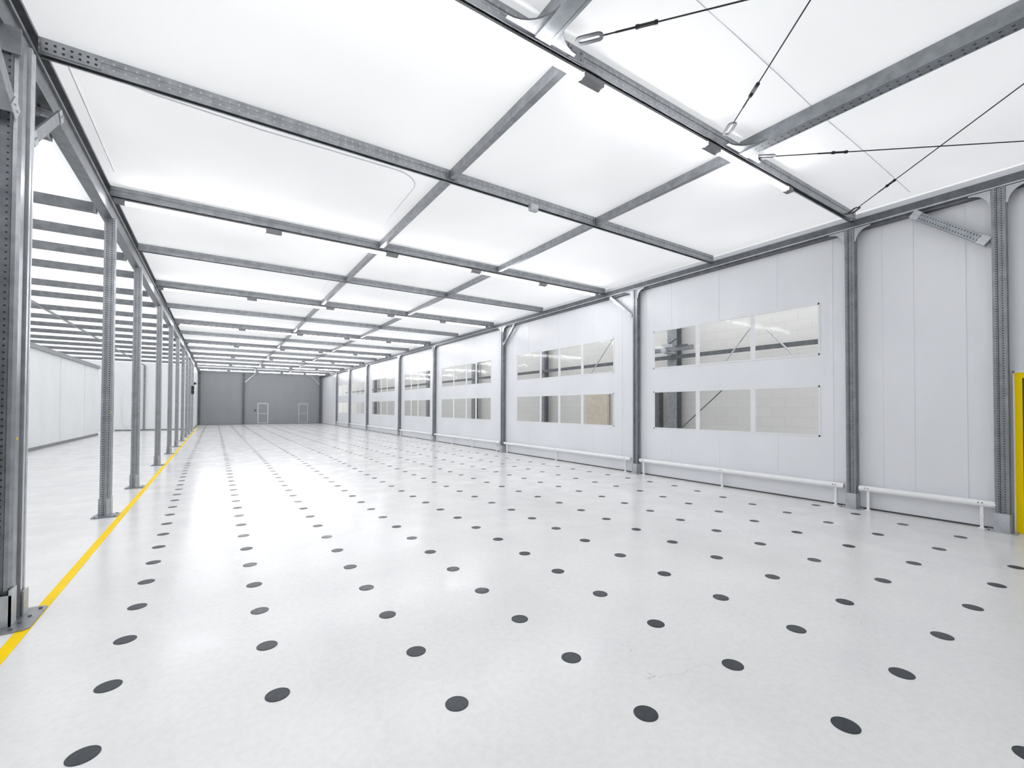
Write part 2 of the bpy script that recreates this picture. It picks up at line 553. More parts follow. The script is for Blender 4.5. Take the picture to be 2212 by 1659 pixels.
f.build('door_leaf', M_CURTF, t)

wall_panel('wall_far', M_CURTF, 'Y', YF, XL - 0.05, XR + 0.1, 0.0, 5.0, 'grey vinyl wall closing the far end of the hall')
wall_panel('wall_left', M_CURTL, 'X', XL - 0.05, YA, YF, 0.0, 5.0, 'short left wall of the hall at its far end')
wall_panel('wall_back', M_CURTL, 'Y', YA, -9.6, XL - 0.06, 0.0, 4.72, 'pale back wall of the left side aisle')
wall_panel('wall_outer', M_CURTL, 'X', -9.63, -5.0, YA, 0.0, 4.72, 'pale outer wall beyond the left side aisle')
wall_panel('wall_aisle', M_CURTL, 'X', -5.70, 4.0, 34.3, 0.0, 3.86, 'pale partition wall on the left of the side aisle')
wall_panel('wall_near', M_CURTF, 'Y', -5.0, -9.6, XR, 0.0, 5.0, 'wall closing the hall behind the camera')
wall_panel('wall_brick', M_BRICK, 'X', 11.9, -3.0, 62.0, 0.0, 5.2, 'white painted brick wall outside the right windows', thick=0.2)
wall_panel('wall_end', M_BRICK, 'Y', 62.0, 8.0, 12.1, 0.0, 5.2, 'white wall closing the passage outside the right windows')
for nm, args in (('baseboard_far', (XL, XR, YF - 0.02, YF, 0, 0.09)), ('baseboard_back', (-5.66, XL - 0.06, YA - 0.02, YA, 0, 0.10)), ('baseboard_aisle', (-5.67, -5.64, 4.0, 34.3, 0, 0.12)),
                 ('baseboard_right', (XR - 0.012, XR, 1.32, YF - 0.03, 0, 0.022)),  # dark strip draws in the shadow where the curtain meets the floor
                 ('baseboard_left', (XL - 0.02, XL, YA + 0.02, YF - 0.03, 0, 0.09))):
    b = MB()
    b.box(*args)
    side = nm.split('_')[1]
    tag(b.build(nm, M_DARK if side == 'right' else M_SKIRT), {'right': 'thin dark strip drawn as the shadow line at the foot of the right curtain wall', 'far': 'grey skirting along the far wall', 'back': 'grey skirting along the back wall of the side aisle', 'aisle': 'grey skirting along the partition of the side aisle',
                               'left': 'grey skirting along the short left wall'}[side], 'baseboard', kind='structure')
# partition trim: vertical joint strips and top rail
b = MB()
for y in (14.0, 20.5, 26.9, 31.1):
    b.box(-5.672, -5.655, y - 0.03, y + 0.03, 0.12, 3.84)
tag(b.build('trim_1', M_WELT), 'pale vertical joint strips on the aisle partition', 'trim', kind='structure')
b = MB()
b.box(-5.74, -5.60, 4.0, 34.35, 3.84, 3.95)
b.box(-5.62, -5.58, 4.0, 34.35, 3.78, 3.84)
tag(b.build('trim_2', M_STEEL), 'steel rail capping the aisle partition', 'trim', kind='structure')

# far doors
def far_door(n, x0, x1, label, mat):
    t = empty('door_%d' % n, ((x0 + x1) / 2, YF, 0.0), label, 'door')
    t['kind'] = 'structure'
    hw = (x1 - x0) / 2
    f = MB()
    for a, c in ((-hw, -hw + 0.09), (hw - 0.09, hw)):
        f.box(a, c, -0.035, 0.0, 0.09, 2.03)
    f.box(-hw + 0.09, hw - 0.09, -0.035, 0.0, 1.93, 2.03)
    f.build('door_frame', mat, t)
    f = MB()
    f.box(-hw + 0.09, hw - 0.09, -0.02, -0.001, 0.09, 1.93)
    f.build('door_leaf', M_CURTF, t)
    f = MB()
    f.box(-hw + 0.1, hw - 0.1, -0.03, -0.015, 1.0, 1.06)
    f.box(-hw + 0.1, hw - 0.1, -0.03, -0.015, 0.10, 0.16)
    f.build('cross_rail', mat, t)
far_door(2, 3.20, 4.12, 'left of two doors with pale frames in the grey far wall', M_DOORW)
far_door(3, 6.74, 7.64, 'fainter right door in the grey far wall', plain('faint_door_trim', (0.47, 0.48, 0.50), 0.5, 0, 0.04))
b = MB()
b.box(-0.05, 0.05, -0.06, 0, -0.09, 0.09)
b.box(-0.02, 0.02, -0.08, -0.06, -0.02, 0.05)
tag(b.build('wall_switch', M_DARK, loc=(3.02, YF, 1.32), bevel=0.008), 'small dark switch box left of the pale framed far door', 'switch')

# ---------------------------------------------------------------- roof steel
def c_profile(w_, h, t=0.012, lip=0.02):
    """lipped channel: web at u = 0, opening towards +u (u across, v up)"""
    return [(0, 0), (w_, 0), (w_, lip), (w_ - t, lip), (w_ - t, t), (t, t), (t, h - t), (w_ - t, h - t), (w_ - t, h - lip), (w_, h - lip), (w_, h), (0, h)]
# crosswise beams of the hall: web faces the camera
def cross_beam(i, y):
    t = empty('cross_beam', (XL + 0.06, y, ZB + 0.075), 'grey steel ceiling beam running across the hall, %s from the camera' % nth(i + 1), 'beam', 'crosswise beams of the hall ceiling')
    b = MB()
    L = XR - 0.10 - (XL + 0.06)
    # folded sheet, open slot along the underside, shallow stiffening groove along the web
    prof = [(-0.04, -0.075), (-0.030, -0.075), (-0.030, 0.066), (0.032, 0.066), (0.032, -0.068), (0.020, -0.068), (0.020, -0.075), (0.04, -0.075), (0.04, 0.075), (-0.04, 0.075),
            (-0.04, 0.022), (-0.034, 0.010), (-0.034, -0.010), (-0.04, -0.022)]
    b.prism(prof, 'X', 0, L)
    b.build('channel', M_BEAMH if i < 2 else M_STEEL, t)
    if i == 1:
        c = MB()
        c.box(0.02, 0.42, -0.047, -0.041, -0.06, 0.06)
        c.build('end_plate', M_PLATEH, t)
    if i < 6:
        for xx in (B1, B2):
            c = MB()
            c.box(xx - XL - 0.06 - 0.09, xx - XL - 0.06 + 0.09, -0.048, -0.041, -0.065, 0.065)
            for sx in (-0.06, 0.06):
                for sz in (-0.03, 0.03):
                    c.tube((xx - XL - 0.06 + sx, -0.056, sz), (xx - XL - 0.06 + sx, -0.048, sz), 0.010, 6)
            c.build('joint_plate', M_STEEL, t)
    return t
for i, y in enumerate(BEAMS):
    cross_beam(i, y)
# lengthwise purlins: short channels between the crosswise beams
def purlin(x, label, xf):
    ys = [-4.9] + BEAMS + [YF]
    t = empty('purlin', (x, BEAMS[0], ZB + 0.075), label, 'beam')
    for j in range(len(ys) - 1):
        b = MB()
        y0, y1 = ys[j] + (0.05 if j else 0), ys[j + 1] - (0.06 if j < len(ys) - 2 else 0.02)
        y0, y1 = y0 - BEAMS[0], y1 - BEAMS[0]
        if j == 0:
            prof = [(v - 0.075, u - 0.065 + xf - x) for u, v in c_profile(0.13, 0.15, 0.012, 0.035)]
            b.prism(prof, 'Y', y0, y1)
            b.prism([(v - 0.075, 0.069 + u + xf - x) for u, v in c_profile(0.03, 0.05)], 'Y', y0, y1)
            m = M_PURH
        else:
            b.prism([(-0.055, -0.035), (-0.035, -0.035), (-0.035, 0.035), (0.06, 0.035), (0.06, -0.02), (0.07, -0.02), (0.07, 0.045), (-0.045, 0.045), (-0.055, 0.035)], 'Y', y0, y1)
            b.box(-0.042, -0.030, y0, y1, -0.06, 0.06)
            m = M_STEEL
        b.build('channel', m, t)
    # curved haunch plates at the first crosswise beam
    for s in (-1, 1):
        g = MB()
        R_ = 0.30
        pts = [(s * 0.065, -0.06), (s * (0.065 + R_), -0.06)]
        for k in range(9):
            a = math.radians(90 * k / 8)
            pts.append((s * (0.065 + R_ - R_ * math.sin(a)), -0.06 - 0.035 - R_ + R_ * math.cos(a)))
        pts.append((s * 0.065, -0.06 - 0.035 - R_))
        if s < 0:
            pts = pts[::-1]
        g.prism([(px + xf - x, py) for px, py in pts], 'Z', -0.06, -0.045)
        g.build('haunch_plate', M_STEELD, t)
    return t
M_PURH = galvanised('perforated_purlin_steel', (0.20, 0.215, 0.23), (0.31, 0.33, 0.35), holes=('Y', [('X', -0.035), ('X', 0.035)], 0.075, 0.011))
purlin(B1, 'lengthwise steel roof purlin nearer the left columns', 2.28)
purlin(B2, 'lengthwise steel roof purlin nearer the right wall', 5.42)
# eaves beam on the left columns
t = empty('eaves_beam', (XL, 9.0, 4.5), 'deep steel beam along the heads of the left column row', 'beam')
b = MB()
b.prism([(4.76 - 4.5 + v, u - 0.06) for u, v in c_profile(0.12, 0.20, 0.012, 0.03)], 'Y', -13.8, YF - 0.02 - 9.0)
b.build('upper_channel', M_STEELM, t)
b = MB()
b.prism([(v, 0.05 - u) for u, v in c_profile(0.11, 0.25, 0.012, 0.03)], 'Y', -13.8, YA - 0.05 - 9.0)
b.box(0.05, 0.075, -13.8, YA - 9.05, 0.225, 0.25)
b.box(0.05, 0.070, -13.8, YA - 9.05, 0.0, 0.02)
b.build('lower_channel', M_STEELM, t)
# rail along the head of the right wall
t = empty('wall_head_rail', (XR - 0.06, 9.0, 4.68), 'steel rail along the head of the right curtain wall', 'rail')
b = MB()
b.prism([(v, u - 0.05) for u, v in c_profile(0.10, 0.15, 0.012, 0.03)], 'Y', -13.9, YF - 9.02)
b.build('channel', M_STEELD, t)
b = MB()
b.box(-0.060, -0.05, -13.9, YF - 9.02, 0.015, 0.035)
b.build('edge_strip', M_STEELL, t)
b = MB()
b.box(-0.03, 0.055, -13.9, YF - 9.02, -0.04, 0.0)
b.build('curtain_track', M_STEELD, t)
# aisle beams
proto = None
for i, y in enumerate(AISLE):
    lab = 'lower steel beam of the left side aisle, %s from the camera' % nth(i + 1)
    if proto is None:
        proto = empty('aisle_beam', (XL - 0.09, y, 4.47), lab, 'beam', 'crosswise beams of the side aisle')
        b = MB()
        b.prism([(u - 0.03, v) for u, v in c_profile(0.07, 0.14)], 'X', -8.0, 0)
        b.build('channel', M_STEELM, proto)
        b = MB()
        b.box(-0.012, 0.02, -0.05, 0.05, 0.0, 0.14)
        b.build('end_plate', M_STEEL, proto)
    else:
        o = copy_tree(proto)
        o.location = (XL - 0.09, y, 4.47)
        o['label'] = lab
t = empty('aisle_purlin', (-4.15, 9.0, 4.47), 'thin lengthwise steel tube under the side aisle beams', 'beam')
b = MB()
b.prism([(-0.055, -0.03), (-0.003, -0.03), (-0.003, 0.03), (-0.055, 0.03)], 'Y', -2.5, YA - 9.13)
b.build('tube', M_STEEL, t)

# ---------------------------------------------------------------- columns
def hat(hw, hd, f=0.012):
    """folded upright profile in x,y: open groove in the front (-y) face"""
    return [(-hw, -hd), (-hw * 0.28, -hd), (-hw * 0.2, -hd + 0.016), (hw * 0.2, -hd + 0.016), (hw * 0.28, -hd), (hw, -hd),
            (hw, -hd * 0.25), (hw - 0.014, -hd * 0.15), (hw - 0.014, hd * 0.3), (hw, hd * 0.4), (hw, hd), (-hw, hd), (-hw, hd * 0.4), (-hw + 0.014, hd * 0.3), (-hw + 0.014, -hd * 0.15), (-hw, -hd * 0.25)]
def base_plate(t, x0, x1, y0, y1, bolts, mat=M_STEEL):
    b = MB()
    b.prism([(x0 + 0.03, y0), (x1 - 0.03, y0), (x1, y0 + 0.03), (x1, y1 - 0.03), (x1 - 0.03, y1), (x0 + 0.03, y1), (x0, y1 - 0.03), (x0, y0 + 0.03)], 'Z', 0.001, 0.012)
    p = b.build('base_plate', mat, t)
    for x, y in bolts:
        b = MB()
        b.tube((x, y, 0.012), (x, y, 0.020), 0.013, 6)
        b.build('bolt', M_STEELD, p)
LBLK = {}
def left_column(i, y):
    lab = 'perforated steel column beside the yellow line, %s from the camera' % nth(i + 2)
    if 'o' in LBLK:
        t = copy_tree(LBLK['o'])
        t.location = (-1.385, y, 0)
        t['label'] = lab
        return t
    t = empty('steel_column', (-1.385, y, 0), lab, 'column', 'steel columns along the yellow line')
    LBLK['o'] = t
    b = MB()
    b.prism(hat(0.062, 0.055), 'Z', 0.012, 4.50)
    b.build('upright', M_COLH, t)
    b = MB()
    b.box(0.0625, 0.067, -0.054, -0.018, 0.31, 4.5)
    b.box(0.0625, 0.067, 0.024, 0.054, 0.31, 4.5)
    b.build('lit_tone_flange', M_STEELL, t)  # brighter tone puts the lamp reflections on this side into the colour
    b = MB()
    b.box(-0.075, -0.064, -0.06, 0.06, 0.012, 0.27)
    b.box(0.064, 0.075, -0.06, 0.06, 0.012, 0.30)
    b.box(0.02, 0.064, -0.068, -0.058, 0.012, 0.27)
    b.build('base_socket', M_STEELL, t)
    base_plate(t, -0.14, 0.16, -0.17, 0.13, [(-0.10, -0.13), (0.12, -0.13), (-0.10, 0.10), (0.12, 0.10)])
    b = MB()
    b.box(0.045, 0.060, -0.0575, -0.0555, 1.55, 1.565)
    b.build('yellow_sticker', M_TAG, t)
    return t
for i, y in enumerate(LCOL):
    left_column(i, y)
# the big doubled upright in the foreground
t = empty('steel_column', (-1.375, 5.02, 0), 'large doubled steel column at the left edge of the photo', 'column', 'steel columns along the yellow line')
b = MB()
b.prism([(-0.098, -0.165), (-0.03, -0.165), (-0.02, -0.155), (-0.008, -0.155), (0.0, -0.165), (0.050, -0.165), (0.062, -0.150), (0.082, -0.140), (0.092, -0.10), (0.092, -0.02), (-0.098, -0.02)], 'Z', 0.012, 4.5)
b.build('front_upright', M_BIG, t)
b = MB()
b.prism([(0.064, -0.152), (0.085, -0.143), (0.097, -0.10), (0.097, -0.02), (0.092, -0.02), (0.092, -0.10), (0.082, -0.139), (0.063, -0.149)], 'Z', 0.27, 4.5)
b.build('lit_tone_flange', M_STEEL, t)  # paler tone than the front, painting in the light from the hall
b = MB()
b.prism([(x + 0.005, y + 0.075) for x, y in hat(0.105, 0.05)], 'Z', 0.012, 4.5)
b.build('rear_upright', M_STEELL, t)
b = MB()
b.box(0.040, 0.070, -0.02, 0.030, 0.012, 4.5)
b.build('spacer', M_STEELD, t)
b = MB()
b.box(0.03, 0.112, -0.182, -0.167, 0.012, 0.24)
b.box(0.100, 0.112, -0.182, -0.06, 0.012, 0.28)
b.box(0.119, 0.130, 0.02, 0.13, 0.012, 0.20)
b.build('base_socket', M_STEELL, t)
base_plate(t, -0.22, 0.235, -0.30, 0.19, [(0.20, 0.13), (0.175, -0.02), (0.15, -0.14), (0.13, -0.25)])
b = MB()
b.box(0.0972, 0.099, -0.085, -0.055, 1.39, 1.41)
b.build('yellow_sticker', M_TAG, t)
b = MB()
b.box(-0.10, 0.105, -0.19, -0.17, 4.30, 4.5)
b.build('head_plate', M_STEEL, t)

def brace(p, q, w_, h, name, label, mat, group=None, end=True, under=False):
    """channel from p to q with forked end plates"""
    p, q = Vector(p), Vector(q)
    d = (q - p)
    L = d.length
    x = d.normalized()
    ref = Vector((0, 1, 0)) if abs(x.y) < 0.3 else Vector((1, 0, 0))
    y = (ref - x * ref.dot(x)).normalized()
    z = x.cross(y)
    mw = Matrix(((x[0], y[0], z[0], p[0]), (x[1], y[1], z[1], p[1]), (x[2], y[2], z[2], p[2]), (0, 0, 0, 1)))
    t = empty(name, (0, 0, 0), label, 'brace', group)
    t.matrix_world = mw
    b = MB()
    if under:                                                   # web on the underside
        sg = -1 if z.z > 0 else 1
        pr = [(v - w_ / 2, sg * (h / 2 - u)) for u, v in c_profile(h, w_, 0.008, 0.018)]
        b.prism(pr, 'X', 0.05, L - 0.05)
    else:
        b.prism([(u - w_ / 2, v - h / 2) for u, v in c_profile(w_, h, 0.008, 0.018)], 'X', 0.05, L - 0.05)
    b.build('channel', mat, t)
    if end:
        for a, c in ((0.0, 0.11), (L - 0.11, L)):
            g = MB()
            g.box(a, c, -w_ / 2 - 0.007, -w_ / 2 - 0.001, -h / 2 - 0.005, h / 2 + 0.005)
            g.box(a, c, w_ / 2 + 0.001, w_ / 2 + 0.007, -h / 2 - 0.005, h / 2 + 0.005)
            for sx in (0.03, 0.08):
                g.tube((a + sx, -w_ / 2 - 0.016, 0), (a + sx, w_ / 2 + 0.016, 0), 0.010, 8)
            g.build('fork_plate', M_STEELL, t)
    return t
brace((-1.36, 5.19, 3.83), (-1.38, 6.06, 4.50), 0.15, 0.10, 'knee_brace', 'short steel knee brace from the large left column away from the camera', M_STEEL, 'knee braces', under=True)
brace((-1.37, 4.82, 3.83), (-1.38, 3.95, 4.50), 0.18, 0.12, 'knee_brace', 'steel knee brace from the large left column towards the camera', M_STEEL, 'knee braces', under=True)

# right wall columns
RB = {}
def right_column(i, y):
    lab = 'steel column against the right wall, %s from the yellow door' % nth(i + 1)
    if 'o' in RB:
        t = copy_tree(RB['o'])
        t.location = (8.915, y, 0)
        t['label'] = lab
        return t
    t = empty('steel_column', (8.915, y, 0), lab, 'column', 'steel columns along the right wall')
    RB['o'] = t
    b = MB()
    b.prism([(v, -u) for u, v in hat(0.068, 0.058)][::-1] if False else [(yv, xv) for xv, yv in hat(0.068, 0.058)][::-1], 'Z', 0.012, 4.68)
    b.build('upright', M_COLHY, t)
    b = MB()
    b.box(-0.075, -0.064, -0.08, 0.08, 0.012, 0.25)
    b.box(-0.075, 0.06, -0.08, -0.070, 0.012, 0.25)
    b.build('base_socket', M_STEELL, t)
    base_plate(t, -0.15, 0.083, -0.14, 0.16, [(-0.11, -0.1), (-0.11, 0.12)], M_STEELL)
    for s in (-1, 1):
        g = MB()
        R_ = 0.20
        pts = [(s * 0.072, 4.675), (s * (0.072 + R_ + 0.02), 4.675)]
        for k in range(9):
            a = math.radians(90 * k / 8)
            pts.append((s * (0.072 + 0.02 + R_ - R_ * math.sin(a)), 4.655 - R_ + R_ * math.cos(a)))
        pts.append((s * 0.072, 4.655 - R_))
        if s < 0:
            pts = pts[::-1]
        g.prism(pts, 'X', -0.055, -0.045)
        g.build('corner_plate', M_STEELL, t)
    return t
for i, y in enumerate(RCOL):
    right_column(i, y)
brace((8.90, 1.50, 3.97), (8.90, 2.30, 4.65), 0.10, 0.115, 'knee_brace', 'perforated steel knee brace at the column nearest the yellow door', M_BRACEH, 'knee braces')
brace((8.90, 7.86, 4.02), (8.90, 8.62, 4.66), 0.07, 0.075, 'knee_brace', 'steel knee brace at the third column of the right wall', M_STEELL, 'knee braces')
brace((8.90, 14.03, 4.00), (8.90, 13.30, 4.66), 0.08, 0.08, 'knee_brace', 'steel knee brace leaning towards the camera at the fourth right column', M_STEEL, 'knee braces')
# far wall columns
def far_column(x, label):
    t = empty('steel_column', (x, YF - 0.09, 0), label, 'column', 'steel columns at the far wall')
    b = MB()
    b.prism(hat(0.075, 0.058), 'Z', 0.012, 4.79)
    b.build('upright', M_STEELD, t)
    base_plate(t, -0.15, 0.15, -0.14, 0.08, [(-0.1, -0.1), (0.1, -0.1)], M_STEELL)
far_column(2.06, 'steel column standing at the far wall left of the doors')
far_column(8.75, 'steel column in the right corner of the far wall')
far_column(-1.33, 'dark steel column in the left corner of the far wall')
brace((2.14, YF - 0.09, 3.95), (2.95, YF - 0.09, 4.78), 0.07, 0.07, 'knee_brace', 'steel knee brace at the middle column of the far wall', M_STEELL, 'knee braces')
brace((8.68, YF - 0.09, 3.95), (7.9, YF - 0.09, 4.78), 0.07, 0.07, 'knee_brace', 'steel knee brace in the right corner of the far wall', M_STEELL, 'knee braces')
t = empty('steel_post', (-4.15, YA - 0.07, 0), 'thin steel post at the back wall of the side aisle', 'post')
b = MB()
b.box(-0.05, 0.05, -0.045, 0.045, 0.012, 4.44)
b.build('tube', M_STEEL, t)
b = MB()
b.box(-0.1, 0.1, -0.09, 0.06, 0.0, 0.012)
b.build('base_plate', M_STEELL, t)
b = MB()
pts = [(-5.35, YA - 0.03, 3.0), (-5.35, YA - 0.03, 2.2), (-5.33, YA - 0.03, 1.2), (-5.27, YA - 0.03, 0.6), (-5.15, YA - 0.04, 0.25), (-5.02, YA - 0.05, 0.22), (-4.95, YA - 0.04, 0.45)]
b.path(pts, 0.022, 8)
tag(b.build('hanging_cable', M_WHITE, smooth=True), 'white cable hanging in a loop on the aisle back wall', 'cable')

# ---------------------------------------------------------------- tube lights under every second beam
def make_light(x0, x1, y, label):
    t = empty('tube_light', (x0, y, 4.70), label, 'light', 'tube lights under the ceiling beams')
    L = x1 - x0
    b = MB()
    b.box(0, L, -0.026, 0.026, 0.060, 0.085)
    for x in (0.3, L - 0.3):
        b.box(x - 0.02, x + 0.02, -0.012, 0.012, 0.085, 0.099)
    b.build('housing', M_HOUSE, t)
    b = MB()
    b.prism([(0.026 * math.cos(2 * math.pi * k / 12), 0.033 + 0.026 * math.sin(2 * math.pi * k / 12)) for k in range(12)], 'X', 0.13, L - 0.13)
    b.build('lit_tube', M_TUBE, t, smooth=False)
    for a, c in ((0, 0.13), (L - 0.13, L)):
        b = MB()
        b.box(a, c, -0.045, 0.045, 0.012, 0.060)
        b.build('end_cap', M_HOUSE, t)
    return t
SPANS = [(-1.33, 0.80), (0.80, 2.92), (2.92, 4.85), (4.85, 6.75), (6.75, 8.65)]
first = {}
for i in range(0, len(BEAMS), 2):
    for j, (a, c) in enumerate(SPANS):
        if i == 0 and j == 4:
            continue
        lab = 'lit white tube light under the %s ceiling beam, %s from the left columns' % (nth(i + 1), nth(j + 1))
        if j in first:
            o = copy_tree(first[j])
            o.location = (a, BEAMS[i], 4.70)
            o['label'] = lab
        else:
            first[j] = make_light(a, c, BEAMS[i], lab)

# ---------------------------------------------------------------- bracing cables in the front roof bay
def cable(p, q, label, hook0, hook1=None, tb=0.35):
    p, q = Vector(p), Vector(q)
    d = (q - p).normalized()
    t = empty('bracing_cable', p, label, 'cable', 'bracing cables of the front roof bay')
    side = d.cross(Vector((0, 0, 1))).normalized()
    b = MB()
    b.tube(d * 0.19, q - p, 0.0065, 8)
    b.build('rod', M_CABLE, t)
    b = MB()
    a0 = d * (tb + 0.12)
    for s in (-1, 1):
        b.tube(a0 - d * 0.01 + side * 0.016 * s, a0 + d * 0.16 + side * 0.016 * s, 0.005, 6)
    for e in (0.0, 0.15):
        b.tube(a0 + d * (e - 0.015) , a0 + d * (e + 0.015), 0.019, 8)
    b.tube(d * (tb - 0.06), a0, 0.009, 8)
    b.build('turnbuckle', M_CABLE, t)
    b = MB()                                                   # slotted hook plate
    n = 20
    ring_o, ring_i = [], []
    for k in range(n):
        a = 2 * math.pi * k / n
        cx, sy = math.cos(a), math.sin(a)
        off = 0.055 if cx >= 0 else -0.055
        ring_o.append(d * (0.07 + off * 1.3 + 0.05 * cx) + side * 0.05 * sy)
        ring_i.append(d * (0.07 + off * 1.3 + 0.020 * cx) + side * 0.020 * sy)
    zz = Vector((0, 0, 0.006))
    vs = [v + zz for v in ring_o] + [v + zz for v in ring_i] + [v - zz for v in ring_o] + [v - zz for v in ring_i]
    fs = []
    for k in range(n):
        k2 = (k + 1) % n
        fs += [(k, k2, n + k2, n + k), (2 * n + k, 3 * n + k, 3 * n + k2, 2 * n + k2), (k, 2 * n + k, 2 * n + k2, k2), (n + k, n + k2, 3 * n + k2, 3 * n + k)]
    b.add(vs, fs)
    b.build('hook_plate', M_STEELD, t)
ZK = 4.87
cable((2.60, 2.87, ZK - 0.03), (B2 - 0.1, -0.5, ZK), 'dark bracing cable from the left front purlin up to the right', 1)
cable((4.93, 2.93, ZK), (B1 + 0.1, 0.25, ZK + 0.03), 'dark bracing cable rising steeply beside the right front purlin', 1, tb=0.5)
cable((5.70, 2.96, ZK - 0.03), (8.85, 0.35, ZK), 'dark bracing cable from right front purlin towards the right wall', 1, tb=0.75)
cable((8.62, 3.00, ZK), (5.62, -0.25, ZK + 0.03), 'thin bracing cable from the second right wall column across the roof bay', 1, tb=0.75)

b = MB()
b.box(-0.07, 0.07, -0.05, 0.03, -0.05, 0.05)
b.box(-0.05, 0.05, -0.055, -0.05, -0.035, 0.035)
tag(b.build('junction_box', M_STEELL, loc=(4.09, 5.62, 4.775), bevel=0.006), 'small grey junction box under the second ceiling beam', 'box')

# ---------------------------------------------------------------- low rails at the foot of the right curtains
BAYR = [(1.46, 3.02, [1.60, 2.90], 'below the plain curtain nearest the yellow door'), (3.24, 7.62, [3.36, 5.43, 7.50], 'between the second and third right columns'),
        (7.92, 13.98, [8.10, 10.95, 13.8], 'between the third and fourth right columns'), (14.28, 20.32, [14.5, 16.5, 18.4, 20.1], 'between the fourth and fifth right columns'),
        (20.62, 25.36, [20.8, 23.0, 25.2], 'between the fifth and sixth right columns'), (25.66, 32.1, [25.9, 28.9, 31.9], 'between the sixth and seventh right columns'),
        (32.4, 37.15, [32.6, 34.8, 36.9], 'between the seventh and eighth right columns'), (37.45, 41.85, [37.7, 41.6], 'between the eighth and ninth right columns')]
for a, c, legs, where in BAYR:
    t = empty('floor_rail', (8.90, a, 0), 'low white tube rail on short legs %s' % where, 'rail', 'low white rails along the right wall')
    b = MB()
    L = c - a
    pr = [(0.348 + 0.045 * math.sin(math.radians(x)), 0.045 * math.cos(math.radians(x))) for x in range(0, 360, 30)]
    b.prism(pr, 'Y', 0, L)
    b.build('rail_tube', M_WHITE, t, smooth=False)
    for y in legs:
        g = MB()
        y -= a
        g.box(-0.016, 0.016, y - 0.018, y + 0.018, 0.012, 0.308)
        g.box(-0.022, 0.022, y - 0.024, y + 0.024, 0.155, 0.175)
        g.box(-0.03, 0.03, y - 0.035, y + 0.035, 0.0, 0.012)
        g.build('leg', M_WHITE, t)
        g = MB()
        g.tube((-0.049, y - 0.01, 0.36), (-0.040, y - 0.01, 0.36), 0.008, 8)
        g.tube((-0.049, y + 0.03, 0.36), (-0.040, y + 0.03, 0.36), 0.008, 8)
        g.build('rivets', M_STEELD, t)

# ---------------------------------------------------------------- yellow line and wall devices
b = MB()
ya, yb, xa, xb = -4.0, 45.0, -1.142, -1.31
vs = []
for y, x in ((ya, xa), (yb, xb)):
    for z in (0.0005, 0.0025):
        vs += [(x - 0.038, y, z), (x + 0.038, y, z)]
b.add(vs, [(0, 1, 5, 4), (2, 6, 7, 3), (0, 4, 6, 2), (1, 3, 7, 5), (0, 2, 3, 1), (4, 5, 7, 6)])
tag(b.build('floor_line', M_LINE), 'yellow painted line on the floor beside the left columns', 'line')
b = MB()
b.box(-0.10, 0.10, -0.08, 0.08, -0.22, 0.02)
b.box(-0.10, 0.10, -0.08, 0.08, 0.05, 0.30)
b.box(-0.03, 0.03, 0.0, 0.05, -0.1, 0.2)
tag(b.build('signal_lamp', M_BLACK, loc=(XL + 0.05, 36.29, 2.72), bevel=0.012), 'black twin signal lamp high on a far left column', 'lamp')
b = MB()
b.box(-0.02, 0.05, -0.14, 0.14, -0.09, 0.09)
b.tube((0.05, 0, 0), (0.14, 0, -0.02), 0.06, 10)
tag(b.build('wall_camera', M_BLACK, loc=(XL + 0.01, 40.2, 3.36)), 'small black camera on the short left wall near the far corner', 'camera')

# ---------------------------------------------------------------- what shows through the windows
def out_column(y, label, x=11.6):
    t = empty('outer_column', (x, y, 0), label, 'column', 'columns outside the windows')
    b = MB()
    b.box(-0.13, -0.11, -0.16, 0.16, 0, 5.0)
    b.box(0.11, 0.13, -0.16, 0.16, 0, 5.0)
    b.box(-0.11, 0.11, -0.012, 0.012, 0, 5.0)
    b.build('upright', M_STEEL, t)
    g = MB()
    g.box(-0.2, 0.2, -0.2, 0.2, 0, 0.02)
    g.build('base_plate', M_STEELD, t)
OC = [(8.6, 'second'), (15.1, 'third'), (21.2, 'fourth'), (27.5, 'fifth'), (33.5, 'sixth'), (39.5, 'seventh')]
for q, (y, n) in enumerate(OC):
    out_column(y, 'grey steel column seen through the windows, %s from the camera' % nth(q + 1))
t = empty('outer_rail', (11.45, 9.0, 3.2), 'dark steel rail outside the upper windows', 'rail')
b = MB()
b.prism([(v - 0.06, u - 0.04) for u, v in c_profile(0.07, 0.11)], 'Y', -9.0, 40.5)
b.build('channel', M_STEELD, t)
def rod(p, q, label, mat=M_STEELL, r=0.02, rail=t):
    b = MB()
    p, q = Vector(p) - rail.location, Vector(q) - rail.location
    b.tube(p, q, r, 8)
    b.build('brace_rod', mat, rail)
rod((11.2, 7.3, 2.2), (11.2, 6.05, 3.72), 'slanted steel rod in the middle pane of nearest upper window')
rod((11.2, 5.65, 3.58), (11.2, 4.7, 2.5), 'slanted steel rod in the right pane of nearest upper window')
rod((11.2, 8.3, 0.9), (11.2, 6.7, 2.25), 'dark slanted rod in the left panes of nearest lower window', M_STEELD, 0.016)
rod((11.3, 12.4, 2.4), (11.3, 10.6, 4.3), 'slanted steel rod behind the upper window of the third bay')
rod((11.3, 18.6, 2.2), (11.3, 16.6, 4.2), 'slanted steel rod behind the upper window of the fourth bay')
t = empty('outer_bracket', (10.95, 8.15, 3.36), 'grey horizontal steel bracket behind the nearest upper window', 'bracket')
b = MB()
b.box(-0.05, 0.05, -0.62, 0.70, -0.06, 0.06)
b.build('arm', M_STEEL, t)
b = MB()
b.tube((-0.14, 0.25, -0.03), (0.5, 0.40, -0.03), 0.08, 12)
b.box(-0.1, 0.1, 0.12, 0.34, 0.06, 0.16)
b.build('clamp', M_STEELL, t)
b = MB()
